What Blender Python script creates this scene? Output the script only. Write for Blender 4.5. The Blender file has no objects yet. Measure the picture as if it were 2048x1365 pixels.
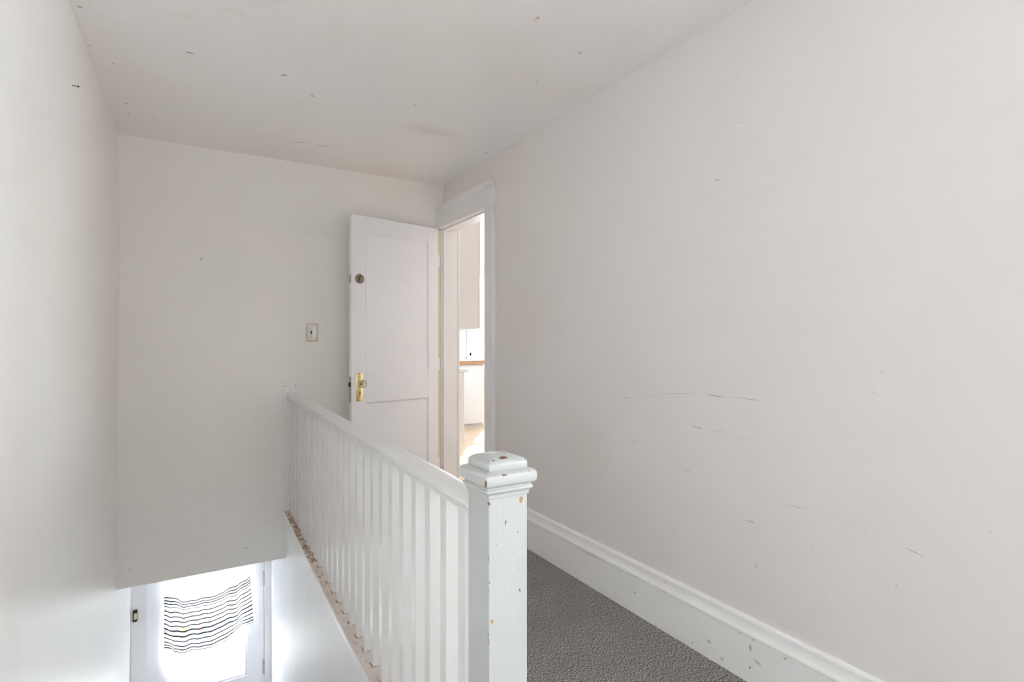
import bpy, bmesh, math, random
from mathutils import Vector, Matrix
random.seed(7)
S = bpy.context.scene
COL = S.collection
PI = math.pi

# ------------------------------------------------------------------ camera
CAM_H = 1.2
F_PX = 1094.0
YAW = math.radians(30.87)
cd = bpy.data.cameras.new('camera')
cd.sensor_width = 36.0
cd.lens = 36.0 * F_PX / 2048
cd.clip_start = 0.02
cam = bpy.data.objects.new('camera', cd)
cam.location = (0, 0, CAM_H)
cam.rotation_euler = (PI / 2, 0, -YAW)
COL.objects.link(cam)
S.camera = cam

# ------------------------------------------------------------------ sky, daylight through the windows, exposure
SKY = 6.0
w = bpy.data.worlds.new('world')
S.world = w
w.use_nodes = True
w.node_tree.nodes['Background'].inputs['Color'].default_value = (0.90, 0.958, 1.0, 1)
w.node_tree.nodes['Background'].inputs['Strength'].default_value = SKY
S.view_settings.view_transform = 'Standard'
S.view_settings.look = 'None'
S.view_settings.gamma = 1.0
S.view_settings.use_curve_mapping = False
S.view_settings.exposure = 1.48
S.cycles.use_denoising = True
S.cycles.max_bounces = 14
S.cycles.diffuse_bounces = 10
S.cycles.glossy_bounces = 5
S.cycles.transparent_max_bounces = 12
S.cycles.sample_clamp_indirect = 12


def portal(loc, rot, sx, sy):
    """A Cycles sky portal standing in a window opening: it guides sky sampling and adds no light."""
    ld = bpy.data.lights.new('sky_portal', 'AREA')
    ld.shape = 'RECTANGLE'
    ld.size, ld.size_y = sx, sy
    ld.cycles.is_portal = True
    o = bpy.data.objects.new('sky_portal', ld)
    o.location, o.rotation_euler = loc, rot
    COL.objects.link(o)


sd = bpy.data.lights.new('sun', 'SUN')
sd.energy = 4.2
sd.angle = math.radians(1.5)
sd.color = (1.0, .99, .97)
sun = bpy.data.objects.new('sun', sd)
sun.rotation_euler = Vector((.59, .81, .66)).to_track_quat('Z', 'Y').to_euler()
COL.objects.link(sun)

# windows: (x0,x1,z0,z1) or (y0,y1,z0,z1)
W_HALL = (0.40, 0.75, 0.60, 2.10)          # unseen hall window, added and sized to light the hall
W_DOOR = (-0.115, 0.4306, -1.508, -0.58)   # glass of the entry door
W_KIT = (3.67, 3.98, 0.98, 2.22)           # kitchen far wall
W_PATIO = (4.06, 4.56, 0.06, 2.22)         # glass door in the same wall
W_KIT2 = (4.6, 5.9, 0.95, 2.15)            # unseen kitchen side window, added for light
HALL_Y = -3.4
OPEN = (-1.25, 0.40, 0.0, 2.15)            # cased opening in the right wall behind the camera, into an added side room
RX1, RY0 = 3.6, -3.2
W_ROOM = (-2.0, -0.1, 0.30, 2.30)          # unseen windows of that added room, sized for the hall light
KX1, KY1 = 4.6, 7.4
portal((.575, HALL_Y - .16, 1.35), (PI / 2, 0, PI), .35, 1.5)
portal((RX1 + .16, (W_ROOM[0] + W_ROOM[1]) / 2, 1.3), (PI / 2, 0, PI / 2), 1.9, 2.0)
portal(((W_DOOR[0] + W_DOOR[1]) / 2, 5.06, (W_DOOR[2] + W_DOOR[3]) / 2), (-PI / 2, 0, 0), .56, .94)
portal((4.115, KY1 + .16, 1.15), (-PI / 2, 0, 0), .9, 2.2)
portal((KX1 + .16, 5.25, 1.55), (PI / 2, 0, PI / 2), 1.3, 1.2)


# ------------------------------------------------------------------ rays: photo pixel -> point on a real plane
_s, _c = math.sin(YAW), math.cos(YAW)
def ray(u, v):
    a = (u - 1024) / F_PX
    return Vector((_s + a * _c, _c - a * _s, (682.5 - v) / F_PX))
def onY(u, v, Y):
    r = ray(u, v); return Vector((0, 0, CAM_H)) + r * (Y / r.y)
def onX(u, v, X):
    r = ray(u, v); return Vector((0, 0, CAM_H)) + r * (X / r.x)
def onZ(u, v, Z):
    r = ray(u, v); return Vector((0, 0, CAM_H)) + r * ((Z - CAM_H) / r.z)


# ------------------------------------------------------------------ materials
def rgb(r, g, b):
    f = lambda c: (c / 255 / 12.92) if c / 255 <= .04045 else ((c / 255 + .055) / 1.055) ** 2.4
    return (f(r), f(g), f(b), 1)

class NT:
    def __init__(s, name):
        s.m = bpy.data.materials.new(name)
        s.m.use_nodes = True
        s.t = s.m.node_tree
        s.b = s.t.nodes['Principled BSDF']
        s.pos = s.n('ShaderNodeNewGeometry').outputs['Position']
    def n(s, typ, **kw):
        x = s.t.nodes.new(typ)
        for k, v in kw.items(): setattr(x, k, v)
        return x
    def l(s, a, b): s.t.links.new(a, b)
    def noise(s, scale, detail=3, rough=.5, vec=None, stretch=None, dist=0):
        x = s.n('ShaderNodeTexNoise')
        x.inputs['Scale'].default_value = scale
        x.inputs['Detail'].default_value = detail
        x.inputs['Roughness'].default_value = rough
        x.inputs['Distortion'].default_value = dist
        v = vec or s.pos
        if stretch:
            mp = s.n('ShaderNodeMapping')
            mp.inputs['Scale'].default_value = stretch
            s.l(v, mp.inputs['Vector']); v = mp.outputs['Vector']
        s.l(v, x.inputs['Vector'])
        return x
    def ramp(s, fac, a, b, lo=0., hi=1.):
        x = s.n('ShaderNodeMapRange')
        x.inputs['From Min'].default_value = a
        x.inputs['From Max'].default_value = b
        x.inputs['To Min'].default_value = lo
        x.inputs['To Max'].default_value = hi
        s.l(fac, x.inputs['Value'])
        return x.outputs['Result']
    def mix(s, fac, a, b):
        x = s.n('ShaderNodeMix', data_type='RGBA')
        for val, i in ((fac, 0), (a, 6), (b, 7)):
            if hasattr(val, 'is_output'): s.l(val, x.inputs[i])
            else: x.inputs[i].default_value = val
        return x.outputs[2]
    def math(s, op, a, b=0.):
        x = s.n('ShaderNodeMath', operation=op)
        for i, v in enumerate((a, b)):
            if hasattr(v, 'is_output'): s.l(v, x.inputs[i])
            else: x.inputs[i].default_value = v
        return x.outputs[0]
    def bump(s, height, strength, dist, prev=None):
        x = s.n('ShaderNodeBump')
        x.inputs['Strength'].default_value = strength
        x.inputs['Distance'].default_value = dist
        s.l(height, x.inputs['Height'])
        if prev is not None: s.l(prev, x.inputs['Normal'])
        return x.outputs['Normal']


def paint(name, col, rough=.5, tint=None, tint_amt=.5, tint_scale=1.6, streak=None, streak_bump=.1, fine=.06,
          spots=(), warp=.004, wscale=55, spec=.5):
    """Wall / woodwork paint: faint blotches of a second tone, brush marks, and chips, scuffs and soft patches (spots) at fixed places."""
    k = NT(name)
    c = col
    if tint:
        nz = k.noise(tint_scale, 4, .55)
        c = k.mix(k.ramp(nz.outputs['Fac'], .38, .66, 0, tint_amt), col, tint)
    h = k.noise(260, 2, .6)
    nrm = k.bump(h.outputs['Fac'], fine, .002)
    h2 = k.noise(9, 3, .5)
    nrm = k.bump(h2.outputs['Fac'], .05, .02, nrm)
    if streak:
        h3 = k.noise(1, 3, .6, stretch=streak)
        nrm = k.bump(h3.outputs['Fac'], streak_bump, .004, nrm)
    if spots:
        wn = k.noise(wscale, 3, .6)
        sub = k.n('ShaderNodeVectorMath', operation='SUBTRACT'); sub.inputs[1].default_value = (.5, .5, .5)
        k.l(wn.outputs['Color'], sub.inputs[0])
        sc = k.n('ShaderNodeVectorMath', operation='SCALE'); sc.inputs['Scale'].default_value = warp * 2
        k.l(sub.outputs[0], sc.inputs[0])
        ad = k.n('ShaderNodeVectorMath', operation='ADD')
        k.l(k.pos, ad.inputs[0]); k.l(sc.outputs[0], ad.inputs[1])
        depth = None
        for (p, rot, scale, colour, amt, soft) in spots:
            mp = k.n('ShaderNodeMapping', vector_type='TEXTURE')
            mp.inputs['Location'].default_value = p
            mp.inputs['Rotation'].default_value = rot
            mp.inputs['Scale'].default_value = scale
            k.l(ad.outputs[0], mp.inputs['Vector'])
            ln = k.n('ShaderNodeVectorMath', operation='LENGTH')
            k.l(mp.outputs['Vector'], ln.inputs[0])
            f = k.ramp(ln.outputs['Value'], 1.0, soft, 0, amt)
            c = k.mix(f, c, colour)
    if hasattr(c, 'is_output'): k.l(c, k.b.inputs['Base Color'])
    else: k.b.inputs['Base Color'].default_value = c
    k.b.inputs['Roughness'].default_value = rough
    k.b.inputs['Specular IOR Level'].default_value = spec
    k.l(nrm, k.b.inputs['Normal'])
    return k.m

BROWN, OCHRE, DARK, GREY, PALE, YEL = (rgb(120, 84, 52), rgb(176, 138, 88), rgb(48, 42, 40), rgb(120, 118, 118),
                                       rgb(246, 246, 248), rgb(206, 186, 130))
def nmark(*a, **k): return mark(*a, dep=.006, **k)
def mark(plane, val, u, v, ru, rv, col, amt=1., soft=.6, u1=None, v1=None, wid=None, dep=.03):
    """A chip / scuff / soft patch at photo position (u,v) on the plane X|Y|Z = val; radii in metres, or a stroke from (u,v) to (u1,v1)."""
    on = {'X': onX, 'Y': onY, 'Z': onZ}[plane]
    p = on(u, v, val)
    ang = 0
    if u1 is not None:
        q = on(u1, v1, val)
        d = q - p
        a = {'X': (d.y, d.z), 'Y': (d.x, d.z), 'Z': (d.x, d.y)}[plane]
        ru = math.hypot(*a) / 2; rv = wid / 2
        ang = math.atan2(a[1], a[0]); p = (p + q) / 2
    if plane == 'X': return (p, (ang, 0, 0), (dep, ru, rv), col, amt, soft)
    if plane == 'Y': return (p, (0, -ang, 0), (ru, dep, rv), col, amt, soft)
    return (p, (0, 0, ang), (ru, rv, .03), col, amt, soft)

XR = 1.715          # right wall
YB = 4.02           # back wall
CEIL = 2.40

ceil_marks = [mark('Z', CEIL, 362, 103, .0, .0, PALE, .9, .5, 392, 108, .03), mark('Z', CEIL, 369, 104, 0, 0, DARK, .75, .5, 390, 107, .010),
              mark('Z', CEIL, 560, 150, 0, 0, DARK, .7, .5, 576, 151, .014), mark('Z', CEIL, 568, 154, 0, 0, PALE, .5, .4, 600, 155, .03),
              mark('Z', CEIL, 366, 31, .05, .035, rgb(242, 230, 216), .35, .6), mark('Z', CEIL, 468, 24, .06, .03, rgb(241, 230, 222), .3, .6),
              mark('Z', CEIL, 625, 192, .012, .012, OCHRE, .6, .4), mark('Z', CEIL, 553, 220, 0, 0, PALE, .5, .4, 564, 222, .03),
              mark('Z', CEIL, 572, 283, 0, 0, GREY, .55, .3, 628, 287, .010), mark('Z', CEIL, 626, 287, 0, 0, GREY, .55, .3, 668, 297, .010),
              mark('Z', CEIL, 1075, 36, .010, .012, rgb(216, 170, 120), .8, .4), mark('Z', CEIL, 1066, 43, 0, 0, GREY, .3, .3, 1072, 38, .008),
              mark('Z', CEIL, 160, 14, .012, .01, DARK, .5, .3), mark('Z', CEIL, 180, 91, .008, .008, DARK, .4, .3),
              mark('Z', CEIL, 226, 127, .006, .006, DARK, .5, .3), mark('Z', CEIL, 254, 207, .009, .012, DARK, .4, .3),
              mark('Z', CEIL, 257, 228, .008, .01, DARK, .4, .3), mark('Z', CEIL, 307, 234, .006, .008, DARK, .4, .3),
              mark('Z', CEIL, 972, 306, .02, .012, GREY, .45, .3), mark('Z', CEIL, 990, 288, .008, .012, DARK, .3, .3),
              mark('Z', CEIL, 1160, 106, .012, .016, GREY, .35, .3), mark('Z', CEIL, 1072, 168, 0, 0, GREY, .3, .3, 1076, 160, .008),
              mark('Z', CEIL, 860, 262, .22, .10, rgb(214, 196, 188), .35, .0), mark('Z', CEIL, 830, 210, .01, .01, GREY, .35, .3)]  # first mark here is a wide soft pinkish patch
M_CEIL = paint('ceiling_paint', rgb(250, 249, 249), .75, rgb(249, 242, 238), .7, 1.1, fine=.10, spots=ceil_marks)

right_marks = []
for (u, v, r, col, a) in ((1480, 139, .008, DARK, .8), (1474, 145, .005, DARK, .7), (1476, 245, .007, DARK, .8), (1471, 248, .005, DARK, .6),
                          (1267, 323, .007, DARK, .6), (1300, 318, .008, DARK, .7), (1548, 376, .005, DARK, .5), (1807, 253, .008, PALE, .8),
                          (1478, 141, .018, PALE, .7), (1475, 248, .018, PALE, .7), (1268, 322, .016, PALE, .6), (1299, 319, .018, PALE, .6),
                          (1316, 690, .010, OCHRE, .55), (1255, 434, .018, rgb(214, 218, 232), .8), (1022, 737, .010, DARK, .9),
                          (1020, 728, .008, DARK, .7), (1046, 719, .010, DARK, .7), (1053, 772, .009, DARK, .4), (1016, 708, .008, DARK, .5),
                          (1275, 941, .006, DARK, .5), (1161, 964, .008, DARK, .5), (1244, 1040, .012, GREY, .7), (1350, 1060, .012, YEL, .7),
                          (1312, 1107, .010, OCHRE, .6), (1515, 851, .006, DARK, .4), (1509, 865, .006, DARK, .4), (1074, 743, .014, YEL, .35),
                          (1730, 1060, .008, YEL, .6), (1979, 1063, .010, YEL, .5), (1786, 1168, .016, PALE, .8), (1793, 1171, .008, GREY, .6),
                          (1512, 1134, .016, GREY, .5), (1745, 784, .008, GREY, .5), (1622, 1100, .006, GREY, .7), (1647, 1138, .006, GREY, .6),
                          (1592, 1078, .006, GREY, .6), (1764, 746, .010, OCHRE, .35), (1000, 620, .05, rgb(190, 172, 164), .3)):
    right_marks.append(mark('X', XR, u, v, r * .5, r * .5, col, a * .7, .2))
right_marks += [mark('X', XR, 1428, 362, 0, 0, rgb(190, 130, 70), .9, .4, 1444, 358, .005),
                mark('X', XR, 1300, 789, 0, 0, GREY, .4, .2, 1420, 787, .004), mark('X', XR, 1410, 789, 0, 0, GREY, .8, .2, 1452, 796, .005),
                mark('X', XR, 1478, 796, 0, 0, GREY, .6, .2, 1526, 804, .004), mark('X', XR, 1380, 851, 0, 0, GREY, .7, .2, 1412, 860, .004),
                mark('X', XR, 1412, 858, 0, 0, GREY, .3, .2, 1462, 868, .004), mark('X', XR, 1360, 935, 0, 0, GREY, .5, .2, 1388, 949, .004),
                mark('X', XR, 1240, 795, 0, 0, GREY, .35, .2, 1264, 798, .005), mark('X', XR, 1255, 880, 0, 0, GREY, .35, .2, 1284, 888, .005),
                mark('X', XR, 1560, 1006, 0, 0, GREY, .45, .2, 1630, 1024, .003), mark('X', XR, 1800, 1092, 0, 0, GREY, .5, .2, 1856, 1118, .004),
                mark('X', XR, 1680, 1205, 0, 0, PALE, .7, .2, 1652, 1190, .010), mark('X', XR, 1490, 1040, 0, 0, OCHRE, .5, .2, 1512, 1048, .010),
                mark('X', XR, 1262, 797, 0, 0, GREY, .25, .1, 1330, 791, .003),
                mark('X', XR, 1440, 793, 0, 0, GREY, .30, .1, 1500, 799, .003), mark('X', XR, 1640, 1030, 0, 0, GREY, .2, .1, 1760, 1060, .003),
                mark('X', XR, 1430, 870, 0, 0, GREY, .25, .1, 1530, 884, .003), mark('X', XR, 1560, 670, 0, 0, GREY, .15, .1, 1680, 668, .003),
                mark('X', XR, 1330, 284, 0, 0, GREY, .25, .2, 1312, 302, .003), mark('X', XR, 1368, 270, 0, 0, GREY, .25, .2, 1344, 292, .003),
                mark('X', XR, 1150, 900, .35, .25, rgb(222, 206, 202), .22, .0), mark('X', XR, 1060, 640, .40, .35, rgb(224, 208, 203), .22, .0)]
M_RIGHT = paint('right_wall_paint', rgb(236, 232, 231), .62, rgb(234, 226, 222), .6, .9, fine=.08, spots=right_marks)
M_BACK = paint('back_wall_paint', rgb(243, 239, 234), .62, rgb(239, 238, 234), .6, 1.3, fine=.08, spots=[
    mark('Y', YB, 402, 518, .010, .008, DARK, .7, .3), mark('Y', YB, 398, 518, .016, .012, PALE, .6, .3),
    mark('Y', YB, 580, 715, .06, .03, rgb(238, 232, 228), .5, .1), mark('Y', YB, 484, 1098, 0, 0, GREY, .5, .2, 498, 1097, .010),
    mark('Y', YB, 258, 1142, 0, 0, GREY, .5, .2, 262, 1136, .010), mark('Y', YB, 330, 598, .004, .006, GREY, .5, .3)])
M_LEFT = paint('left_wall_paint', rgb(243, 242, 240), .36, rgb(242, 236, 230), .6, 1.1, streak=(60, 3, 2), streak_bump=.05, fine=.05, spots=[
    mark('X', -.345, 147, 392, 0, 0, GREY, .45, .2, 158, 406, .006), mark('X', -.345, 52, 298, .012, .02, rgb(222, 208, 196), .5, .3),
    mark('X', -.345, 24, 452, .012, .012, OCHRE, .4, .3), mark('X', -.345, 95, 790, 0, 0, GREY, .3, .2, 98, 798, .006),
    mark('X', -.345, 209, 642, .006, .012, OCHRE, .5, .3), mark('X', -.345, 50, 865, .008, .006, GREY, .4, .3)])
M_WELL = paint('stairwell_paint', rgb(240, 241, 244), .50, rgb(232, 232, 236), .6, 2.5, streak=(14, 14, 1.5), streak_bump=.5, fine=.06)
M_WHITE = paint('white_gloss_paint', rgb(240, 240, 241), .38, rgb(236, 232, 230), .5, 3, streak=(140, 140, 3), streak_bump=.06, fine=.05)
M_DOOR = paint('door_paint', rgb(243, 243, 247), .42, rgb(240, 238, 243), .5, 2, streak=(120, 120, 3), streak_bump=.10, fine=.05)
M_TRIM = paint('trim_paint', rgb(240, 239, 240), .42, rgb(236, 232, 230), .5, 3, fine=.05)
M_BAL = paint('baluster_paint', rgb(228, 228, 228), .30, rgb(223, 220, 217), .5, 5, streak=(160, 160, 4), streak_bump=.10, fine=.06)
BX = 1.697
M_BASE = paint('baseboard_paint', rgb(250, 250, 251), .40, rgb(246, 244, 242), .6, 4, streak=(60, 3, 120), streak_bump=.08, fine=.05, spots=[
    mark('X', BX, 1270, 1186, 0.0052, 0.0039, DARK, .8, .3), mark('X', BX, 1168, 1131, 0.0039, 0.0033, DARK, .5, .3),
    mark('X', BX, 1312, 1252, 0.0065, 0.0026, DARK, .8, .3), mark('X', BX, 1412, 1279, 0, 0, GREY, .8, .2, 1424, 1289, .010),
    mark('X', BX, 1500, 1336, 0.0046, 0.0065, rgb(150, 96, 50), .95, .4), mark('X', BX, 1501, 1297, 0.0065, 0.0195, GREY, .55, .3),
    mark('X', BX, 1505, 1318, 0, 0, GREY, .6, .2, 1526, 1335, .012), mark('X', BX, 1444, 1319, 0.0091, 0.0065, GREY, .5, .3),
    mark('X', BX, 1329, 1167, 0.0065, 0.0039, GREY, .7, .3), mark('X', BX, 1330, 1185, 0.0052, 0.0065, GREY, .6, .3),
    mark('X', BX, 1272, 1154, 0.0065, 0.0039, BROWN, .7, .3), mark('X', BX, 1570, 1318, 0.0065, 0.0039, BROWN, .8, .3),
    mark('X', BX, 1508, 1281, 0.0078, 0.0039, GREY, .7, .3), mark('X', BX, 1480, 1267, 0.0091, 0.0039, rgb(200, 176, 160), .7, .3),
    mark('X', BX, 1140, 1090, 0, 0, BROWN, .5, .2, 1220, 1130, .005), mark('X', BX, 1385, 1286, 0.0052, 0.0033, DARK, .6, .3)])
NY0, NX0, NS = .985, .533, .0937
NF, NL, NC = NY0, NX0, NY0 - .015
M_NEWEL = paint('newel_paint', rgb(192, 194, 194), .34, rgb(188, 188, 187), .5, 6, streak=(170, 170, 5), streak_bump=.10, fine=.10, warp=.0045, wscale=170, spots=[
    nmark('Y', NF, 1042, 1000, .0045, .0085, OCHRE, 1, .75), nmark('Y', NF, 984, 1244, .0050, .0045, OCHRE, 1, .7),
    nmark('Y', NF, 980, 1166, .0025, .0045, rgb(150, 140, 120), .9, .6), nmark('Y', NF, 978, 1008, .0035, .0045, rgb(120, 105, 80), 1, .6),
    nmark('Y', NF, 1011, 1038, 0, 0, DARK, .9, .4, 1012, 1054, .0030), nmark('Y', NF, 1038, 1176, 0, 0, DARK, .9, .4, 1041, 1186, .0035),
    nmark('Y', NF, 1036, 1066, .0015, .003, DARK, .8, .4), nmark('Y', NF, 1036, 1140, .0015, .003, DARK, .7, .4),
    nmark('Y', NF, 995, 1091, .0012, .0025, DARK, .7, .4), nmark('Y', NF, 1010, 1078, .0015, .0012, OCHRE, .6, .4),
    nmark('Y', NF, 1027, 1106, .004, .002, GREY, .4, .3), nmark('Y', NF, 978, 1120, .0012, .012, DARK, .6, .3),
    nmark('Y', NF, 977, 1280, .0012, .022, BROWN, .8, .3), nmark('Y', NF, 977, 1190, .0010, .020, BROWN, .5, .3),
    nmark('Y', NC, 1009, 951, .0080, .0022, BROWN, 1, .6), nmark('Y', NC, 1059, 943, .0035, .0018, OCHRE, .9, .5),
    nmark('Y', NC, 1032, 947, .005, .0008, GREY, .6, .3), nmark('Y', NC, 972, 969, .0025, .010, BROWN, 1, .55),
    nmark('Y', NC, 975, 981, .0015, .007, DARK, .7, .4), nmark('Y', NC, 990, 953, .004, .0008, GREY, .6, .3),
    (Vector((NX0 + .042, NY0 + .014, .951)), (0, 0, .1), (.013, .007, .02), BROWN, 1, .65),
    (Vector((NX0 + .016, NY0 + .008, .951)), (0, 0, 0), (.004, .003, .012), rgb(90, 70, 60), .9, .5),
    (Vector((NX0 + .008, NY0 + .020, .945)), (0, 0, 0), (.004, .003, .005), rgb(110, 90, 80), .9, .5),
    (Vector((NX0 + .063, NY0 + .050, .958)), (0, 0, .35), (.022, .003, .02), rgb(170, 120, 100), .8, .4),
    (Vector((NX0 + .063, NY0 + .050, .958)), (0, 0, 0), (.006, .006, .02), rgb(150, 110, 80), 1, .5),
    (Vector((NX0 + .006, NY0 + .03, .938)), (0, 0, 0), (.006, .012, .008), rgb(214, 190, 192), .7, .3),
    nmark('X', NL, 955, 992, .0015, .004, DARK, .7, .4), nmark('X', NL, 955, 1310, .003, .003, rgb(150, 150, 155), .8, .4)])

def simple(name, col, rough=.5, metal=0., bump_scale=None, bump=.1):
    k = NT(name)
    k.b.inputs['Base Color'].default_value = col
    k.b.inputs['Roughness'].default_value = rough
    k.b.inputs['Metallic'].default_value = metal
    nz = k.noise(40, 3)
    k.l(k.ramp(nz.outputs['Fac'], .3, .7, max(.02, rough - .06), rough + .06), k.b.inputs['Roughness'])
    if bump_scale:
        h = k.noise(bump_scale, 3)
        k.l(k.bump(h.outputs['Fac'], bump, .002), k.b.inputs['Normal'])
    return k.m
M_BRASS = simple('polished_brass', rgb(246, 228, 176), .20, 1, 90, .15)
M_NICKEL = simple('aged_nickel', rgb(150, 140, 128), .35, 1, 120, .2)
M_STEEL = simple('worn_steel', rgb(178, 176, 174), .35, 1, 120, .3)
M_DARK = simple('dark_bronze', rgb(66, 56, 50), .45, .6, 150, .3)
M_BLACK = simple('black_plastic', rgb(26, 26, 28), .35)
M_IVORY = simple('ivory_glaze', rgb(226, 219, 206), .06, 0, 30, .25)
M_GLAZE = simple('white_glaze', rgb(250, 251, 250), .08, 0, 60, .4)
M_NAIL = simple('nail_iron', rgb(58, 46, 42), .5, .8)
M_FLAKE = simple('bare_wood_flakes', rgb(166, 136, 106), .8, 0, 200, .4)
M_GAP = simple('bare_jamb_wood', rgb(222, 208, 188), .7, 0, 200, .4)
M_KEEPER = simple('keeper_cream', rgb(214, 212, 176), .5)
M_BEIGE = simple('beige_cabinet_paint', rgb(218, 217, 218), .45, 0, 120, .1)
M_KWALL = simple('kitchen_wall_paint', rgb(240, 238, 236), .6, 0, 120, .1)
M_KTOP = simple('pale_countertop', rgb(226, 224, 224), .35)
M_PALE = simple('pale_painted_boards', rgb(214, 210, 206), .5)
M_COUNTER = simple('shaded_white_paint', rgb(204, 205, 208), .5, 0, 120, .1)  # white paint greyed, stands in for shade on counter and window trim
M_CONC = simple('pale_concrete', rgb(196, 194, 190), .8, 0, 60, .2)
M_RAD = simple('radiator_enamel', rgb(238, 226, 220), .4)

def shoe_material():
    k = NT('worn_shoe_paint')
    n1 = k.noise(45, 5, .7)
    sx = k.n('ShaderNodeSeparateXYZ'); k.l(k.pos, sx.inputs[0])
    thr = k.ramp(sx.outputs['Y'], 1.6, 4.0, .0, .10)         # the far end of the board is worn to the wood
    m = k.math('SUBTRACT', n1.outputs['Fac'], k.math('SUBTRACT', .64, thr))
    worn = k.ramp(m, 0, .05)
    n2 = k.noise(12, 4, .6)
    base = k.mix(k.ramp(n2.outputs['Fac'], .35, .65), rgb(226, 218, 214), rgb(216, 202, 194))
    n3 = k.noise(120, 3, .6)
    wood = k.mix(k.ramp(n3.outputs['Fac'], .35, .65), rgb(120, 92, 66), rgb(186, 160, 128))
    k.l(k.mix(worn, base, wood), k.b.inputs['Base Color'])
    k.b.inputs['Roughness'].default_value = .6
    k.l(k.bump(worn, -.4, .002), k.b.inputs['Normal'])
    return k.m
M_SHOE = shoe_material()

def wood(name, a, b, rough, stretch):
    k = NT(name)
    n1 = k.noise(1, 4, .6, stretch=stretch, dist=.6)
    k.l(k.mix(k.ramp(n1.outputs['Fac'], .3, .7), a, b), k.b.inputs['Base Color'])
    k.b.inputs['Roughness'].default_value = rough
    k.l(k.bump(n1.outputs['Fac'], .05, .002), k.b.inputs['Normal'])
    return k.m
M_OAK = wood('oak_floor', rgb(206, 184, 160), rgb(190, 164, 138), .22, (3, 40, 40))
M_EDGE = wood('brown_wood_edge', rgb(170, 130, 100), rgb(140, 100, 74), .45, (6, 60, 90))

def carpet():
    k = NT('grey_heather_carpet')
    n1 = k.noise(350, 3, .8)
    n2 = k.noise(1, 2, .7, stretch=(330, 120, 200))
    f = k.math('ADD', k.math('MULTIPLY', n1.outputs['Fac'], .55), k.math('MULTIPLY', n2.outputs['Fac'], .45))
    r = k.n('ShaderNodeValToRGB'); e = r.color_ramp
    e.elements[0].position = .445; e.elements[0].color = rgb(34, 33, 33)
    e.elements[1].position = .56; e.elements[1].color = rgb(226, 222, 219)
    x = e.elements.new(.475); x.color = rgb(112, 109, 107)
    x = e.elements.new(.525); x.color = rgb(150, 147, 145)
    k.l(f, r.inputs[0])
    big = k.noise(5, 3)
    c = k.mix(k.ramp(big.outputs['Fac'], .4, .65, 0, .25), r.outputs[0], rgb(124, 116, 110))
    k.l(c, k.b.inputs['Base Color'])
    k.b.inputs['Roughness'].default_value = .95
    k.b.inputs['Specular IOR Level'].default_value = .1
    k.l(k.bump(f, .5, .003), k.b.inputs['Normal'])
    return k.m
M_CARPET = carpet()

def pane_glass():
    k = NT('window_glass')
    tr = k.n('ShaderNodeBsdfTransparent'); gl = k.n('ShaderNodeBsdfGlossy'); gl.inputs['Roughness'].default_value = .02
    fr = k.n('ShaderNodeFresnel'); fr.inputs['IOR'].default_value = 1.45
    nz = k.noise(3, 2)
    k.l(k.mix(k.ramp(nz.outputs['Fac'], .3, .7, 0, 1), (.97, .98, .98, 1), (.93, .95, .95, 1)), tr.inputs['Color'])
    mx = k.n('ShaderNodeMixShader')
    geo = k.n('ShaderNodeNewGeometry')
    front = k.math('SUBTRACT', 1.0, geo.outputs['Backfacing'])     # reflect once, at the outer face of the sheet
    k.l(k.math('MULTIPLY', fr.outputs[0], front), mx.inputs[0]); k.l(tr.outputs[0], mx.inputs[1]); k.l(gl.outputs[0], mx.inputs[2])
    k.l(mx.outputs[0], k.t.nodes['Material Output'].inputs['Surface'])
    return k.m
M_PANE = pane_glass()

def crystal():
    k = NT('cut_glass')
    k.b.inputs['Transmission Weight'].default_value = 1
    k.b.inputs['Roughness'].default_value = .03
    k.b.inputs['IOR'].default_value = 1.5
    nz = k.noise(30, 2)
    k.l(k.mix(nz.outputs['Fac'], (.96, .97, .97, 1), (.90, .92, .92, 1)), k.b.inputs['Base Color'])
    return k.m
M_CRYSTAL = crystal()


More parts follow.
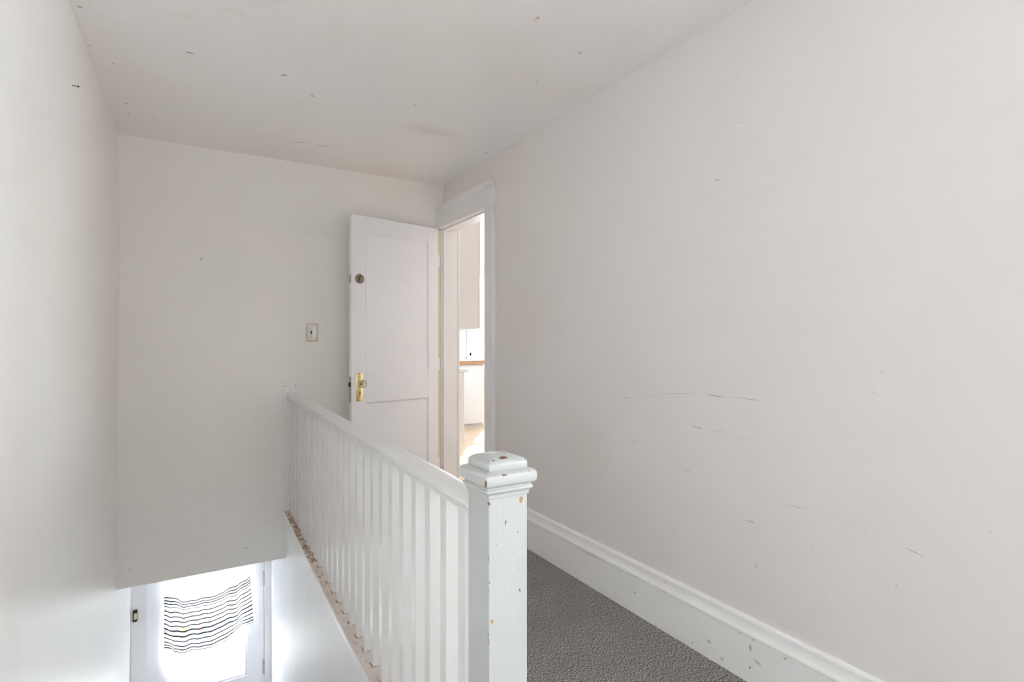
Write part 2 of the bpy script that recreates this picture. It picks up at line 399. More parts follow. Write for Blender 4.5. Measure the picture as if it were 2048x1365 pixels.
# ------------------------------------------------------------------ mesh helpers
class MB:
    def __init__(s): s.bm = bmesh.new()
    def box(s, x0, x1, y0, y1, z0, z1, bev=0., seg=2):
        g = bmesh.ops.create_cube(s.bm, size=1)
        vs = g['verts']
        for v in vs:
            v.co = Vector(((x0 + x1) / 2 + v.co.x * (x1 - x0), (y0 + y1) / 2 + v.co.y * (y1 - y0), (z0 + z1) / 2 + v.co.z * (z1 - z0)))
        if bev > 0:
            es = list({e for v in vs for e in v.link_edges})
            bmesh.ops.bevel(s.bm, geom=es, offset=bev, segments=seg, affect='EDGES', profile=.5)
        return s
    def hexa(s, b, t):
        """box from 4 bottom and 4 top corner points (both counter-clockwise seen from above)."""
        vb = [s.bm.verts.new(p) for p in b]; vt = [s.bm.verts.new(p) for p in t]
        s.bm.faces.new(vb[::-1]); s.bm.faces.new(vt)
        for i in range(4):
            j = (i + 1) % 4
            s.bm.faces.new((vb[i], vb[j], vt[j], vt[i]))
        return s
    def sweep(s, prof, pts, cap=True, flip=False):
        """closed profile (list of functions' points) swept through frames: pts = list of callables (a,b)->Vector."""
        rings = [[s.bm.verts.new(f(a, b)) for (a, b) in prof] for f in pts]
        n = len(prof)
        for r0, r1 in zip(rings, rings[1:]):
            for i in range(n):
                j = (i + 1) % n
                s.bm.faces.new((r0[i], r0[j], r1[j], r1[i]))
        if cap:
            s.bm.faces.new(rings[0][::-1]); s.bm.faces.new(rings[-1])
        return s
    def lathe(s, prof, seg, frame, cap=True):
        """prof: (radius, height); frame: (origin, ax, ay, az)"""
        o, ax, ay, az = (Vector(q) for q in frame)
        rings = []
        for r, h in prof:
            rings.append([s.bm.verts.new(o + az * h + (ax * math.cos(2 * PI * i / seg) + ay * math.sin(2 * PI * i / seg)) * r) for i in range(seg)])
        for r0, r1 in zip(rings, rings[1:]):
            for i in range(seg):
                j = (i + 1) % seg
                s.bm.faces.new((r0[i], r0[j], r1[j], r1[i]))
        if cap:
            s.bm.faces.new(rings[0][::-1]); s.bm.faces.new(rings[-1])
        return s
    def build(s, name, mat, parent=None, smooth=False):
        bmesh.ops.recalc_face_normals(s.bm, faces=s.bm.faces[:])
        me = bpy.data.meshes.new(name)
        s.bm.to_mesh(me); s.bm.free()
        if smooth:
            for p in me.polygons: p.use_smooth = True
            try: me.set_sharp_from_angle(angle=math.radians(38))
            except Exception: pass
        me.materials.append(mat)
        o = bpy.data.objects.new(name, me)
        COL.objects.link(o)
        if parent: o.parent = parent
        return o

def tag(o, label, cat, group=None):
    o['label'] = label; o['category'] = cat
    if group: o['group'] = group
    return o
def empty(name, loc=(0, 0, 0), rz=0):
    o = bpy.data.objects.new(name, None)
    o.location = loc; o.rotation_euler = (0, 0, rz); o.empty_display_size = .05
    COL.objects.link(o); return o
def struct(o, label=None, cat=None):
    o['kind'] = 'structure'
    if label: tag(o, label, cat)
    return o
X, Y, Z = Vector((1, 0, 0)), Vector((0, 1, 0)), Vector((0, 0, 1))

# ------------------------------------------------------------------ setting: hall
LOW = -2.45          # floor of the entry below
LINT = -0.29         # underside of the back wall above the stairs
YD = 4.90            # plane of the entry door
XL = lambda y, z: -.333 - .0135 * (3.9 - y) - .0075 * (2.4 - z)      # left wall leans a little
XE = lambda y: .5368 + .0169 * (y - 1.861)                          # edge of the stair opening
XW = lambda y: XE(y) + .022                                         # face of the wall below it
XC = lambda y: .578 + .0165 * (y - 1.03)                            # centre line of the railing

y0, y1 = HALL_Y - .12, 5.1
def lw(y, z, d=0.): return Vector((XL(y, z) - d, y, z))
struct(MB().hexa((lw(y0, LOW - .1, .12), lw(y0, LOW - .1), lw(y1, LOW - .1), lw(y1, LOW - .1, .12)),
                 (lw(y0, 2.5, .12), lw(y0, 2.5), lw(y1, 2.5), lw(y1, 2.5, .12))).build('wall_left', M_LEFT),
       'tall off white plaster wall on the left, running down beside the stairs', 'wall')

# back wall with the sloped strip under the ceiling
YT, ZK = 3.894, 1.942
bw = MB()
prof = [(YB, LINT), (YB, ZK), (YT, CEIL), (YT, CEIL + .1), (YB + .13, CEIL + .1), (YB + .13, LINT)]
bw.sweep(prof, [lambda a, b: Vector((-.45, a, b)), lambda a, b: Vector((XW(YB), a, b))])
prof2 = [(YB, -.1), (YB, ZK), (YT, CEIL), (YT, CEIL + .1), (YB + .13, CEIL + .1), (YB + .13, -.1)]
bw.sweep(prof2, [lambda a, b: Vector((XW(YB), a, b)), lambda a, b: Vector((XR + .14, a, b))])
struct(bw.build('wall_back', M_BACK), 'beige end wall with a sloped strip under the ceiling and an open stairwell beneath', 'wall')

struct(MB().box(-.5, XR + .14, HALL_Y - .12, YT + .02, CEIL, CEIL + .1).build('ceiling', M_CEIL),
       'flat off white plaster ceiling with peeling paint spots and a hairline crack', 'ceiling')

# right wall with the kitchen doorway
DY0, DY1, DZ = 3.176, 3.94, 2.075
rw = MB()
a0, a1, z0, z1 = OPEN
rw.box(XR, XR + .135, a1, DY0 - .015, -.1, CEIL + .05).box(XR, XR + .135, HALL_Y - .12, a0, -.1, CEIL + .05)
rw.box(XR, XR + .135, a0, a1, z1, CEIL + .05)
rw.box(XR, XR + .135, DY0 - .015, DY1 + .015, DZ + .015, CEIL + .05)
rw.box(XR, XR + .135, DY1 + .015, YB + .13, -.1, CEIL + .05)
struct(rw.build('wall_right', M_RIGHT), 'long scuffed off white plaster wall on the right with old screw holes', 'wall')

# hall wall behind the camera
fw = MB()
x0, x1, z0, z1 = W_HALL
fw.box(-.6, x0, HALL_Y - .12, HALL_Y, -.1, CEIL + .05).box(x1, XR + .13, HALL_Y - .12, HALL_Y, -.1, CEIL + .05)
fw.box(x0, x1, HALL_Y - .12, HALL_Y, -.1, z0).box(x0, x1, HALL_Y - .12, HALL_Y, z1, CEIL + .05)
struct(fw.build('wall_front', M_KWALL))

def sash_window(name, axis, at, a0, a1, z0, z1, mat, depth=.08, mull=True):
    r = empty(name)
    def bx(p, q, d0, d1, zz0, zz1, nm, m, bev=.003):
        b = MB()
        if axis == 'Y': b.box(p, q, at + d0, at + d1, zz0, zz1, bev)
        else: b.box(at + d0, at + d1, p, q, zz0, zz1, bev)
        return b.build(nm, m, r)
    t = .045
    bx(a0, a0 + t, 0, depth, z0, z1, 'stile', mat); bx(a1 - t, a1, 0, depth, z0, z1, 'stile', mat)
    bx(a0, a1, 0, depth, z0, z0 + t, 'rail', mat); bx(a0, a1, 0, depth, z1 - t, z1, 'rail', mat)
    zm = (z0 + z1) / 2
    if mull: bx(a0 + t, a1 - t, .01, depth - .01, zm - .02, zm + .02, 'meeting_rail', mat)
    bx(a0 + t * .8, a1 - t * .8, depth * .45, depth * .45 + .004, z0 + t * .8, z1 - t * .8, 'pane', M_PANE, 0)
    r['kind'] = 'structure'
    return r
sash_window('window_4', 'Y', HALL_Y - .11, *W_HALL, M_TRIM)
sash_window('window_1', 'X', RX1 + .01, *W_ROOM, M_TRIM)
# unseen side room, added to light the hall
rm = MB()
RX0 = XR + .135
ya, yb, za, zb2 = W_ROOM
rm.box(RX1, RX1 + .12, RY0, ya, -.1, 2.5).box(RX1, RX1 + .12, yb, .6, -.1, 2.5).box(RX1, RX1 + .12, ya, yb, -.1, za).box(RX1, RX1 + .12, ya, yb, zb2, 2.5)
rm.box(RX0 - .1, RX1 + .12, RY0 - .12, RY0, -.1, 2.5).box(RX0 - .01, RX1 + .12, .5, .62, -.1, 2.5)
struct(rm.build('wall_room', M_KWALL))
struct(MB().box(RX0 - .1, RX1 + .12, RY0 - .1, .6, 2.42, 2.52).build('ceiling_room', M_KWALL))
struct(MB().box(XR - .01, RX1 + .1, RY0, .55, -.1, -.001).build('floor_room', M_PALE))  # kept pale to bounce light onto the ceiling

# floors
fl = MB()
ye = .93
fl.hexa((Vector((-.5, HALL_Y, -.28)), Vector((XR, HALL_Y, -.28)), Vector((XR, ye, -.28)), Vector((-.5, ye, -.28))),
        (Vector((-.5, HALL_Y, 0)), Vector((XR, HALL_Y, 0)), Vector((XR, ye, 0)), Vector((-.5, ye, 0))))
fl.hexa((Vector((XW(ye) + .01, ye, -.28)), Vector((XR, ye, -.28)), Vector((XR, YB, -.28)), Vector((XW(YB) + .01, YB, -.28))),
        (Vector((XW(ye) + .01, ye, 0)), Vector((XR, ye, 0)), Vector((XR, YB, 0)), Vector((XW(YB) + .01, YB, 0))))
struct(fl.build('floor', M_CARPET), 'grey heathered carpet of the upper hallway beside the railing', 'carpet')

# stairwell side wall under the railing
sw = MB()
def well(ya, yb, zt):
    q = [Vector((XW(ya), ya, 0)), Vector((XW(ya) + .1, ya, 0)), Vector((XW(yb) + .1, yb, 0)), Vector((XW(yb), yb, 0))]
    sw.hexa([p + Vector((0, 0, LOW - .05)) for p in q], [p + Vector((0, 0, zt)) for p in q])
well(.6, YB + .12, -.002)
well(YB + .12, 5.1, LINT + .06)
struct(sw.build('wall_stairwell', M_WELL), 'white glossy wall of the stairwell below the balusters', 'wall')

# lower entry: ceiling, floor, door wall
struct(MB().box(-.5, XW(5) + .1, YB + .02, 5.15, LINT, LINT + .1).build('ceiling_lower', M_WELL))
struct(MB().box(-.5, XW(5) + .1, .5, 5.15, LOW - .1, LOW).build('floor_lower', M_KTOP))
DX0, DX1, DTOP = -.2394, .5544, -.40
dw = MB()
dw.box(-.5, DX0 - .004, YD + .005, YD + .16, LOW, LINT + .05)
dw.box(DX1 + .004, XW(5) + .12, YD + .005, YD + .16, LOW, LINT + .05)
dw.box(DX0 - .004, DX1 + .004, YD + .005, YD + .16, DTOP + .004, LINT + .05)
dw.box(DX0 - .02, DX0 + .03, YD + .045, YD + .06, LOW, DTOP + .01).box(DX1 - .03, DX1 + .02, YD + .045, YD + .06, LOW, DTOP + .01)
dw.box(DX0, DX1, YD + .045, YD + .06, DTOP - .03, DTOP + .02)
struct(dw.build('wall_entry', M_WELL))

# added concrete slab outside the entry door, tempers daylight through its glass
struct(MB().box(-6, 7, 5.15, 12, LOW - .25, LOW - .1).build('floor_added_slab', M_CONC))

# stairs going down under the railing (12 risers)
st = MB()
n, rise, going = 12, -LOW / 12, .235
for i in range(1, n):
    ya = ye + (i - 1) * going
    st.box(-.45, XW(ya) + .005, ya, ya + going, LOW, -rise * i)
    st.box(-.45, XW(ya) + .005, ya + going - .01, ya + going + .02, -rise * i - .03, -rise * i)
struct(st.build('floor_stairs', M_TRIM))

# baseboard of the right wall
bb = MB()
prof = [(0, 0), (-.018, 0), (-.018, .163), (-.0225, .166), (-.0235, .171), (-.022, .176), (-.0185, .182), (-.0150, .190), (-.0130, .200),
        (-.0120, .208), (-.0125, .214), (-.0110, .220), (-.006, .226), (0, .227)]
bb.sweep(prof, [lambda a, b: Vector((XR + a, OPEN[1] + .01, b)), lambda a, b: Vector((XR + a, DY0 - .105, b))])
struct(bb.build('baseboard_right', M_BASE, smooth=True), 'tall white moulded baseboard along the right wall above the carpet', 'baseboard')

# doorway casing and jambs
tr = empty('trim_1', (XR, DY0, 0)); struct(tr, 'white door casing with a moulded header around the kitchen doorway', 'door frame')
def tpart(b, name, mat=M_TRIM, smooth=False):
    o = b.build(name, mat, tr, smooth); o.matrix_parent_inverse = Matrix.Translation((-XR, -DY0, 0)); return o
CF = XR - .03
tpart(MB().box(CF, XR, DY0 - .104, DY0, 0, DZ, .004), 'side_casing')
tpart(MB().box(CF, XR, DY1, YB - .002, 0, DZ, .003), 'side_casing')
tpart(MB().box(CF, XR, DY0 - .104, YB - .002, DZ, DZ + .122, .002), 'header_board')
prof = [(0, 0), (-.036, 0), (-.040, .003), (-.040, .009), (-.036, .012), (0, .012)]
tpart(MB().sweep(prof, [lambda a, b: Vector((XR + a, DY0 - .110, DZ - .006 + b)), lambda a, b: Vector((XR + a, DY1 - .005, DZ - .006 + b))]), 'header_bead', smooth=True)
prof = [(0, 0), (-.032, 0), (-.035, .004), (-.036, .010), (-.042, .018), (-.050, .023), (-.052, .026), (-.052, .036), (0, .038)]
tpart(MB().sweep(prof, [lambda a, b: Vector((XR + a, DY0 - .104 + .6 * (a + .03), DZ + .120 + b)), lambda a, b: Vector((XR + a, YB - .004, DZ + .120 + b))]), 'header_crown', smooth=True)
tpart(MB().box(XR - .028, XR + .137, DY1, DY1 + .02, 0, DZ), 'jamb')
tpart(MB().box(XR - .028, XR + .137, DY0 - .02, DY0, 0, DZ), 'jamb')
tpart(MB().box(XR - .028, XR + .137, DY0 - .02, DY1 + .02, DZ, DZ + .02), 'head_jamb')
tpart(MB().box(XR + .012, XR + .10, DY1 - .012, DY1, 0, DZ - .012, .002), 'door_stop')
tpart(MB().box(XR + .012, XR + .10, DY0, DY0 + .012, 0, DZ - .012, .002), 'door_stop')
tpart(MB().box(XR + .012, XR + .10, DY0, DY1, DZ - .012, DZ, .002), 'door_stop')
tpart(MB().box(XR - .0285, XR - .006, DY1 - .0015, DY1 + .002, .1, DZ - .01), 'bare_edge', M_GAP)
tpart(MB().box(XR - .0285, XR - .006, DY0, DY1, DZ - .0015, DZ + .001), 'bare_edge', M_GAP)
tpart(MB().box(XR - .03, XR + .15, DY0, DY1, -.002, .012, .004), 'threshold', M_EDGE)
tpart(MB().box(XR + .137, XR + .155, DY1 - .005, DY1 + .10, 0, DZ, .003), 'side_casing')

# ------------------------------------------------------------------ hall door, open into the hall
W = .7276
door = empty('door_1', (1.69, 3.935, 0), PI + math.atan2(.154, .711))
struct(door, 'open white two panel door with a crystal knob and a brass lock plate', 'door')
zt, zb = 2.072, .012
def frame_member(x0, x1, z0, z1, name):
    MB().box(x0, x1, -.035, 0, z0, z1, .0015, 1).build(name, M_DOOR, door)
frame_member(.6170, W, zb, zt, 'stile')
frame_member(.004, .0935, zb, zt, 'stile')
for z0, z1 in ((1.9555, zt), (.768, .982), (zb, .235)):
    frame_member(.0935, .6170, z0, z1, 'rail')
def panel(z0, z1):
    p = MB()
    # flat sunk panel with a small sloped sticking all round
    a0, a1 = .0935, .6170
    i = .010
    for sgn, face in ((1, -.0005), (-1, -.0345)):
        d = face - sgn * .0115
        ring0 = [Vector((a0, face, z0)), Vector((a1, face, z0)), Vector((a1, face, z1)), Vector((a0, face, z1))]
        ring1 = [Vector((a0 + i, d, z0 + i)), Vector((a1 - i, d, z0 + i)), Vector((a1 - i, d, z1 - i)), Vector((a0 + i, d, z1 - i))]
        v0 = [p.bm.verts.new(q) for q in ring0]; v1 = [p.bm.verts.new(q) for q in ring1]
        for k in range(4):
            p.bm.faces.new((v0[k], v0[(k + 1) % 4], v1[(k + 1) % 4], v1[k]))
        p.bm.faces.new(v1)
    return p.build('panel', M_DOOR, door)
panel(.982, 1.9555); panel(.235, .768)
FR = lambda x, y, z: (Vector((x, y, z)), X, Z, Y)
db = MB().lathe([(.034, 0), (.034, .004), (.031, .009), (.024, .011), (.023, .010), (.0, .0105)], 32, FR(.667, 0, 1.631), cap=False).build('deadbolt', M_NICKEL, door, True)
tt = MB().box(-.006, .006, .010, .026, -.019, .019, .004)
o = tt.build('thumb_turn', M_NICKEL, db, True); o.rotation_euler = (0, 0, 0)
o.location = (.667, 0, 1.631); o.rotation_euler = (0, -.35, 0)
MB().box(W - .001, W + .0015, -.030, -.005, 1.600, 1.660, .001, 1).build('edge_plate', M_STEEL, door)
MB().box(W - .001, W + .0015, -.031, -.004, .775, .955, .001, 1).build('edge_plate', M_STEEL, door)
MB().box(W + .001, W + .012, -.025, -.010, .885, .915, .003, 1).build('latch_bolt', M_DARK, door)
es = MB().box(.6405, .6945, -.001, .004, .783, .978, .003)
es.box(.6455, .6895, .003, .0055, .789, .972, .002)
esc = es.build('lock_plate', M_BRASS, door, True)
for sx in (.650, .685):
    for sz in (.796, .965):
        MB().lathe([(.0035, 0), (.003, .002), (.001, .0025)], 10, FR(sx, .0055, sz)).build('screw', M_BRASS, esc, True)
kh = MB().lathe([(.0045, 0), (.0045, .001)], 14, FR(.667, .0052, .846)).box(.6647, .6693, .0052, .0062, .829, .846)
kh.build('keyhole', M_BLACK, esc)
MB().lathe([(.016, 0), (.016, .004), (.010, .010), (.008, .022), (.010, .026), (.010, .030)], 24, FR(.667, .005, .905)).build('knob_rose', M_BRASS, door, True)
kp = [(.008, .026), (.015, .029), (.0245, .036), (.0275, .044), (.0255, .052), (.019, .058), (.010, .0600), (.003, .0590)]
MB().lathe(kp, 12, FR(.667, .005, .905)).build('knob', M_CRYSTAL, door)
MB().lathe([(.0055, .031), (.008, .040), (.004, .050)], 12, FR(.667, .005, .905)).build('knob_core', M_STEEL, door, True)
for hz in (.25, 1.02, 1.82):
    h = MB().lathe([(.006, 0), (.006, .09)], 12, (Vector((-.003, -.001, hz - .045)), X, Y, Z))
    h.box(.0, .03, -.0005, .0012, hz - .045, hz + .045)
    h.build('hinge', M_DOOR, door, True)

# ------------------------------------------------------------------ railing
rail = empty('stair_railing', (XC(1.03), 1.03, 0))
tag(rail, 'white painted stair railing with square balusters, chipped newel post and worn base board', 'railing')
INV = Matrix.Translation((-XC(1.03), -1.03, 0))
def rpart(b, name, mat, smooth=False, parent=None):
    o = b.build(name, mat, parent or rail, smooth)
    if parent is None: o.matrix_parent_inverse = INV
    return o
SH = .038
# base board with nosing
bs = MB()
pr = lambda off: (lambda a, b: None)
def shoe_f(y): return lambda a, b: Vector((XE(y) + a, y, b))
bs.sweep([(0, SH - .013), (.0015, SH - .003), (.005, SH), (.12, SH), (.12, 0), (.03, 0), (.022, SH - .016)], [shoe_f(NY0 + NS), shoe_f(1.9), shoe_f(3.0), shoe_f(YB)])
rpart(bs, 'base_board', M_SHOE)
# white front lip of that board
bs = MB()
bs.sweep([(-.002, SH - .016), (-.002, SH - .003), (.001, SH + .0004), (.004, SH + .0004), (.004, SH - .016)], [shoe_f(NY0 + NS), shoe_f(YB)])
rpart(bs, 'front_lip', M_WHITE)
# hand rail
half = [(0, -.348), (.010, -.3487), (.019, -.3512), (.027, -.3560), (.0315, -.362), (.0325, -.368), (.031, -.374), (.0275, -.379), (.0265, -.381),
        (.0275, -.3825), (.0315, -.3835), (.0325, -.3865), (.0315, -.3895), (.027, -.391), (.026, -.394), (.018, -.395), (.018, -.398), (0, -.398)]
full = [(a, CAM_H + b) for a, b in half] + [(-a, CAM_H + b) for a, b in half[-2:0:-1]]
hr = MB()
def rail_f(y): return lambda a, b: Vector((XC(y) + a, y, b))
hr.sweep(full, [rail_f(NY0 + NS - .001), rail_f(2.0), rail_f(3.0), rail_f(YB - .018)])
rpart(hr, 'hand_rail', M_BAL, True)
# newel post
NX1, NY1 = NX0 + NS, NY0 + NS
def square_stack(levels, bevel_corner):
    b = MB(); rings = []
    for o, z in levels:
        xa, xb, ya, yb = NX0 - o, NX1 + o, NY0 - o, NY1 + o
        c = bevel_corner
        pts = [(xa + c, ya), (xb - c, ya), (xb, ya + c), (xb, yb - c), (xb - c, yb), (xa + c, yb), (xa, yb - c), (xa, ya + c)]
        rings.append([b.bm.verts.new((p[0], p[1], CAM_H + z)) for p in pts])
    for r0, r1 in zip(rings, rings[1:]):
        for i in range(8):
            j = (i + 1) % 8
            b.bm.faces.new((r0[i], r0[j], r1[j], r1[i]))
    b.bm.faces.new(rings[0][::-1]); b.bm.faces.new(rings[-1])
    return b
newel = rpart(square_stack([(0, -1.45), (0, -.315)], .0016), 'newel_post', M_NEWEL)
cap = square_stack([(0, -.326), (.0030, -.3245), (.0038, -.3205), (.0040, -.3165), (.0062, -.3140), (.0088, -.3120), (.0098, -.3090), (.0092, -.3060), (.0070, -.3040),
                    (.0068, -.3015), (.0095, -.2995), (.0135, -.2975), (.0155, -.2935), (.0160, -.2880), (.0158, -.2790), (.0142, -.2745), (.0105, -.2720), (.0060, -.2705), (.0012, -.2690), (.0003, -.2683),
                    (.0010, -.2670), (.0010, -.2580), (.0000, -.2545), (-.0025, -.2515), (-.0065, -.2485), (-.0130, -.2460), (-.0220, -.2438), (-.0320, -.2425), (-.0420, -.2420)], .0026)
o = cap.build('newel_cap', M_NEWEL, newel, True)
# end plate on the back wall
ep = MB().box(.577, .676, YB - .019, YB + .002, SH - .02, .913, .0015, 1)
plate = rpart(ep, 'wall_plate', M_WHITE)
for sx in (.594, .656):
    MB().lathe([(.0035, 0), (.002, .001)], 8, (Vector((sx, YB - .019, .893)), X, Z, -Y)).build('nail_head', M_NAIL, plate)
# balusters
B = .0366
pb = MB().box(-B / 2, B / 2, 0, B, 0, CAM_H - .397 - SH + .001, .0022, 2)
proto = None
for k in range(26):
    yb = 1.1585 + .1098 * k
    if proto is None:
        proto = o = pb.build('baluster', M_BAL, rail)
    else:
        o = proto.copy(); COL.objects.link(o); o.parent = rail
    o.matrix_parent_inverse = INV
    o.location = (XC(yb), yb, SH - .001)
    o.rotation_euler = (0, 0, random.uniform(-.02, .02))
# cracked caulk and flakes of paint on the base board
fk = MB()
def flake(x, y, z, l, wd, h, a):
    M = Matrix.Translation((x, y, z)) @ Matrix.Rotation(a, 4, 'Z')
    m = [(-l / 2, -wd / 2), (l / 2, -wd * .3), (l * .4, wd / 2), (-l * .35, wd * .4)]
    fk.hexa([M @ Vector((p[0], p[1], 0)) for p in m], [M @ Vector((p[0] * .8, p[1] * .8, h)) for p in m])
for k in range(26):
    yb = 1.1585 + .1098 * k
    xl = XC(yb) - B / 2
    for q in range(5):                      # along the left face
        flake(xl - .003 + random.uniform(-.001, .001), yb + random.uniform(0, B), SH - .0006, random.uniform(.006, .013), random.uniform(.003, .005), .002, PI / 2 + random.uniform(-.4, .4))
    for q in range(4):                      # along the front face
        flake(xl + random.uniform(0, B * .8), yb - .003, SH - .0006, random.uniform(.006, .012), random.uniform(.0025, .004), .002, random.uniform(-.4, .4))
    for q in range(2):
        flake(xl - random.uniform(.006, .028), yb + random.uniform(-.05, .05), SH - .0006, random.uniform(.004, .010), .004, .0015, random.uniform(0, 3))
for q in range(90):                          # heap of flakes at the far end
    yy = random.uniform(3.0, 3.98)
    flake(XE(yy) + random.uniform(.008, .04), yy, SH - .0006, random.uniform(.008, .03), random.uniform(.004, .010), random.uniform(.002, .006), random.uniform(0, 3))
o = rpart(fk, 'paint_flakes', M_FLAKE); o['kind'] = 'stuff'; o['label'] = 'brown flakes of old paint and wood'

# ------------------------------------------------------------------ light switch
c0, c1 = onY(611, 647, YB), onY(636, 684, YB)
sx, sz = (c0.x + c1.x) / 2, (c0.z + c1.z) / 2
sww, shh = (c1.x - c0.x), (c0.z - c1.z)
sw_ = empty('light_switch', (sx, YB, sz)); tag(sw_, 'square ivory wall switch plate with a black toggle beside the open door', 'light switch')
pl = MB()
NS_ = 48
def plate_ring(kx, kz, d, scal):
    pts = []
    for i in range(NS_):
        t = 2 * PI * i / NS_
        cx, cz = math.cos(t), math.sin(t)
        e = .12
        x = math.copysign(abs(cx) ** e, cx); z = math.copysign(abs(cz) ** e, cz)
        k = 1 - scal * (.5 - .5 * math.cos(4 * t))
        pts.append(pl.bm.verts.new((x * kx * k, -d, z * kz * k)))
    return pts
hx, hz_ = sww / 2, shh / 2
rings = [plate_ring(hx, hz_, -.001, 0), plate_ring(hx, hz_, .004, 0), plate_ring(hx * .95, hz_ * .96, .0100, .02), plate_ring(hx * .86, hz_ * .90, .0125, .10),
         plate_ring(hx * .76, hz_ * .82, .0066, .12), plate_ring(hx * .5, hz_ * .5, .0070, .10)]
for r0, r1 in zip(rings, rings[1:]):
    for i in range(NS_):
        j = (i + 1) % NS_
        pl.bm.faces.new((r0[i], r0[j], r1[j], r1[i]))
pl.bm.faces.new(rings[-1])
pl.build('plate', M_IVORY, sw_, True)
ov = MB().lathe([(1, 0), (1, .2), (.85, .8), (.5, 1.0), (.1, 1.02)], 28, (Vector((0, 0, 0)), X, Z, -Y))
for v in ov.bm.verts: v.co = Vector((.012 + v.co.x * .019, v.co.y * .0075 - .0062, v.co.z * .033))
ov.build('highlight_rosette', M_GLAZE, sw_, True)  # oval whitened to paint in the plate's bright highlight
MB().box(-.0085, .0005, -.018, -.007, -.0125, .0125, .0015).build('toggle', M_BLACK, sw_)
for q in (-1, 1):
    MB().lathe([(.003, 0), (.002, .0015)], 10, (Vector((.004, -.0074, q * .048)), X, Z, -Y)).build('screw', M_IVORY, sw_)

# nail in the left wall
p = onX(150, 172, -.345)
p.x = XL(p.y, p.z)
nl = empty('nail', p); tag(nl, 'dark iron nail sticking out of the left wall below the ceiling', 'nail')
NFm = (Vector((-.004, 0, 0)), Y, Z, X)
MB().lathe([(.0014, 0), (.0014, .022)], 8, NFm).build('shank', M_NAIL, nl, True)
MB().lathe([(.0014, .022), (.0042, .0225), (.0042, .024), (.002, .0245)], 12, NFm).build('head', M_NAIL, nl, True)

# ------------------------------------------------------------------ entry door at the bottom of the stairs
ed = empty('door_2', (DX0, YD, LOW)); struct(ed, 'white entry door with a large glass pane below the end wall', 'door')
EI = Matrix.Translation((-DX0, -YD, -LOW))
def epart(b, name, mat, smooth=False):
    o = b.build(name, mat, ed, smooth); o.matrix_parent_inverse = EI; return o
gx0, gx1, gz0, gz1 = W_DOOR
a, b_ = DX0 + .003, DX1 - .003
epart(MB().box(a, gx0, YD, YD + .04, LOW + .01, DTOP - .003, .002, 1), 'stile', M_DOOR)
epart(MB().box(gx1, b_, YD, YD + .04, LOW + .01, DTOP - .003, .002, 1), 'stile', M_DOOR)
epart(MB().box(gx0, gx1, YD, YD + .04, gz1, DTOP - .003, .002, 1), 'rail', M_DOOR)
epart(MB().box(gx0, gx1, YD, YD + .04, LOW + .01, gz0, .002, 1), 'rail', M_DOOR)
for bx in ((gx0, gx0 + .016, gz0, gz1), (gx1 - .016, gx1, gz0, gz1), (gx0 + .016, gx1 - .016, gz0, gz0 + .016), (gx0 + .016, gx1 - .016, gz1 - .016, gz1)):
    epart(MB().box(bx[0], bx[1], YD + .008, YD + .03, bx[2], bx[3], .004), 'glazing_bead', M_DOOR)
epart(MB().box(gx0 + .008, gx1 - .008, YD + .018, YD + .022, gz0 + .008, gz1 - .008), 'pane', M_PANE)
for hz in (-.748, -1.472):
    h = MB().lathe([(.0065, 0), (.0065, .115)], 12, (Vector((DX1, YD - .006, hz - .0575)), X, Y, Z))
    h.box(DX1 + .001, DX1 + .014, YD - .004, YD - .001, hz - .057, hz + .057)
    epart(h, 'hinge', M_STEEL, True)
# its casing
t2 = empty('trim_2', (DX0, YD, LOW)); struct(t2, 'white casing around the entry door at the foot of the stairs', 'door frame')
def t2part(b, name, mat=M_TRIM):
    o = b.build(name, mat, t2); o.matrix_parent_inverse = EI; return o
t2part(MB().box(XL(YD, -1.) - .0, DX0 - .006, YD - .016, YD + .03, LOW, LINT, .002, 1), 'side_casing')
t2part(MB().box(DX1 + .006, XW(YD), YD - .016, YD + .03, LOW, LINT, .002, 1), 'side_casing')
t2part(MB().box(DX0 - .006, DX1 + .006, YD - .016, YD + .03, DTOP + .004, LINT, .002, 1), 'head_casing')
kp_ = onY(270, 1232, YD - .016)
kq = t2part(MB().box(kp_.x - .013, kp_.x + .015, YD - .032, YD - .014, kp_.z - .042, kp_.z + .042, .004), 'latch_keeper', M_DARK)
o = MB().box(kp_.x - .006, kp_.x + .014, YD - .034, YD - .020, kp_.z - .024, kp_.z + .022, .002).build('keeper_slot', M_KEEPER, kq)

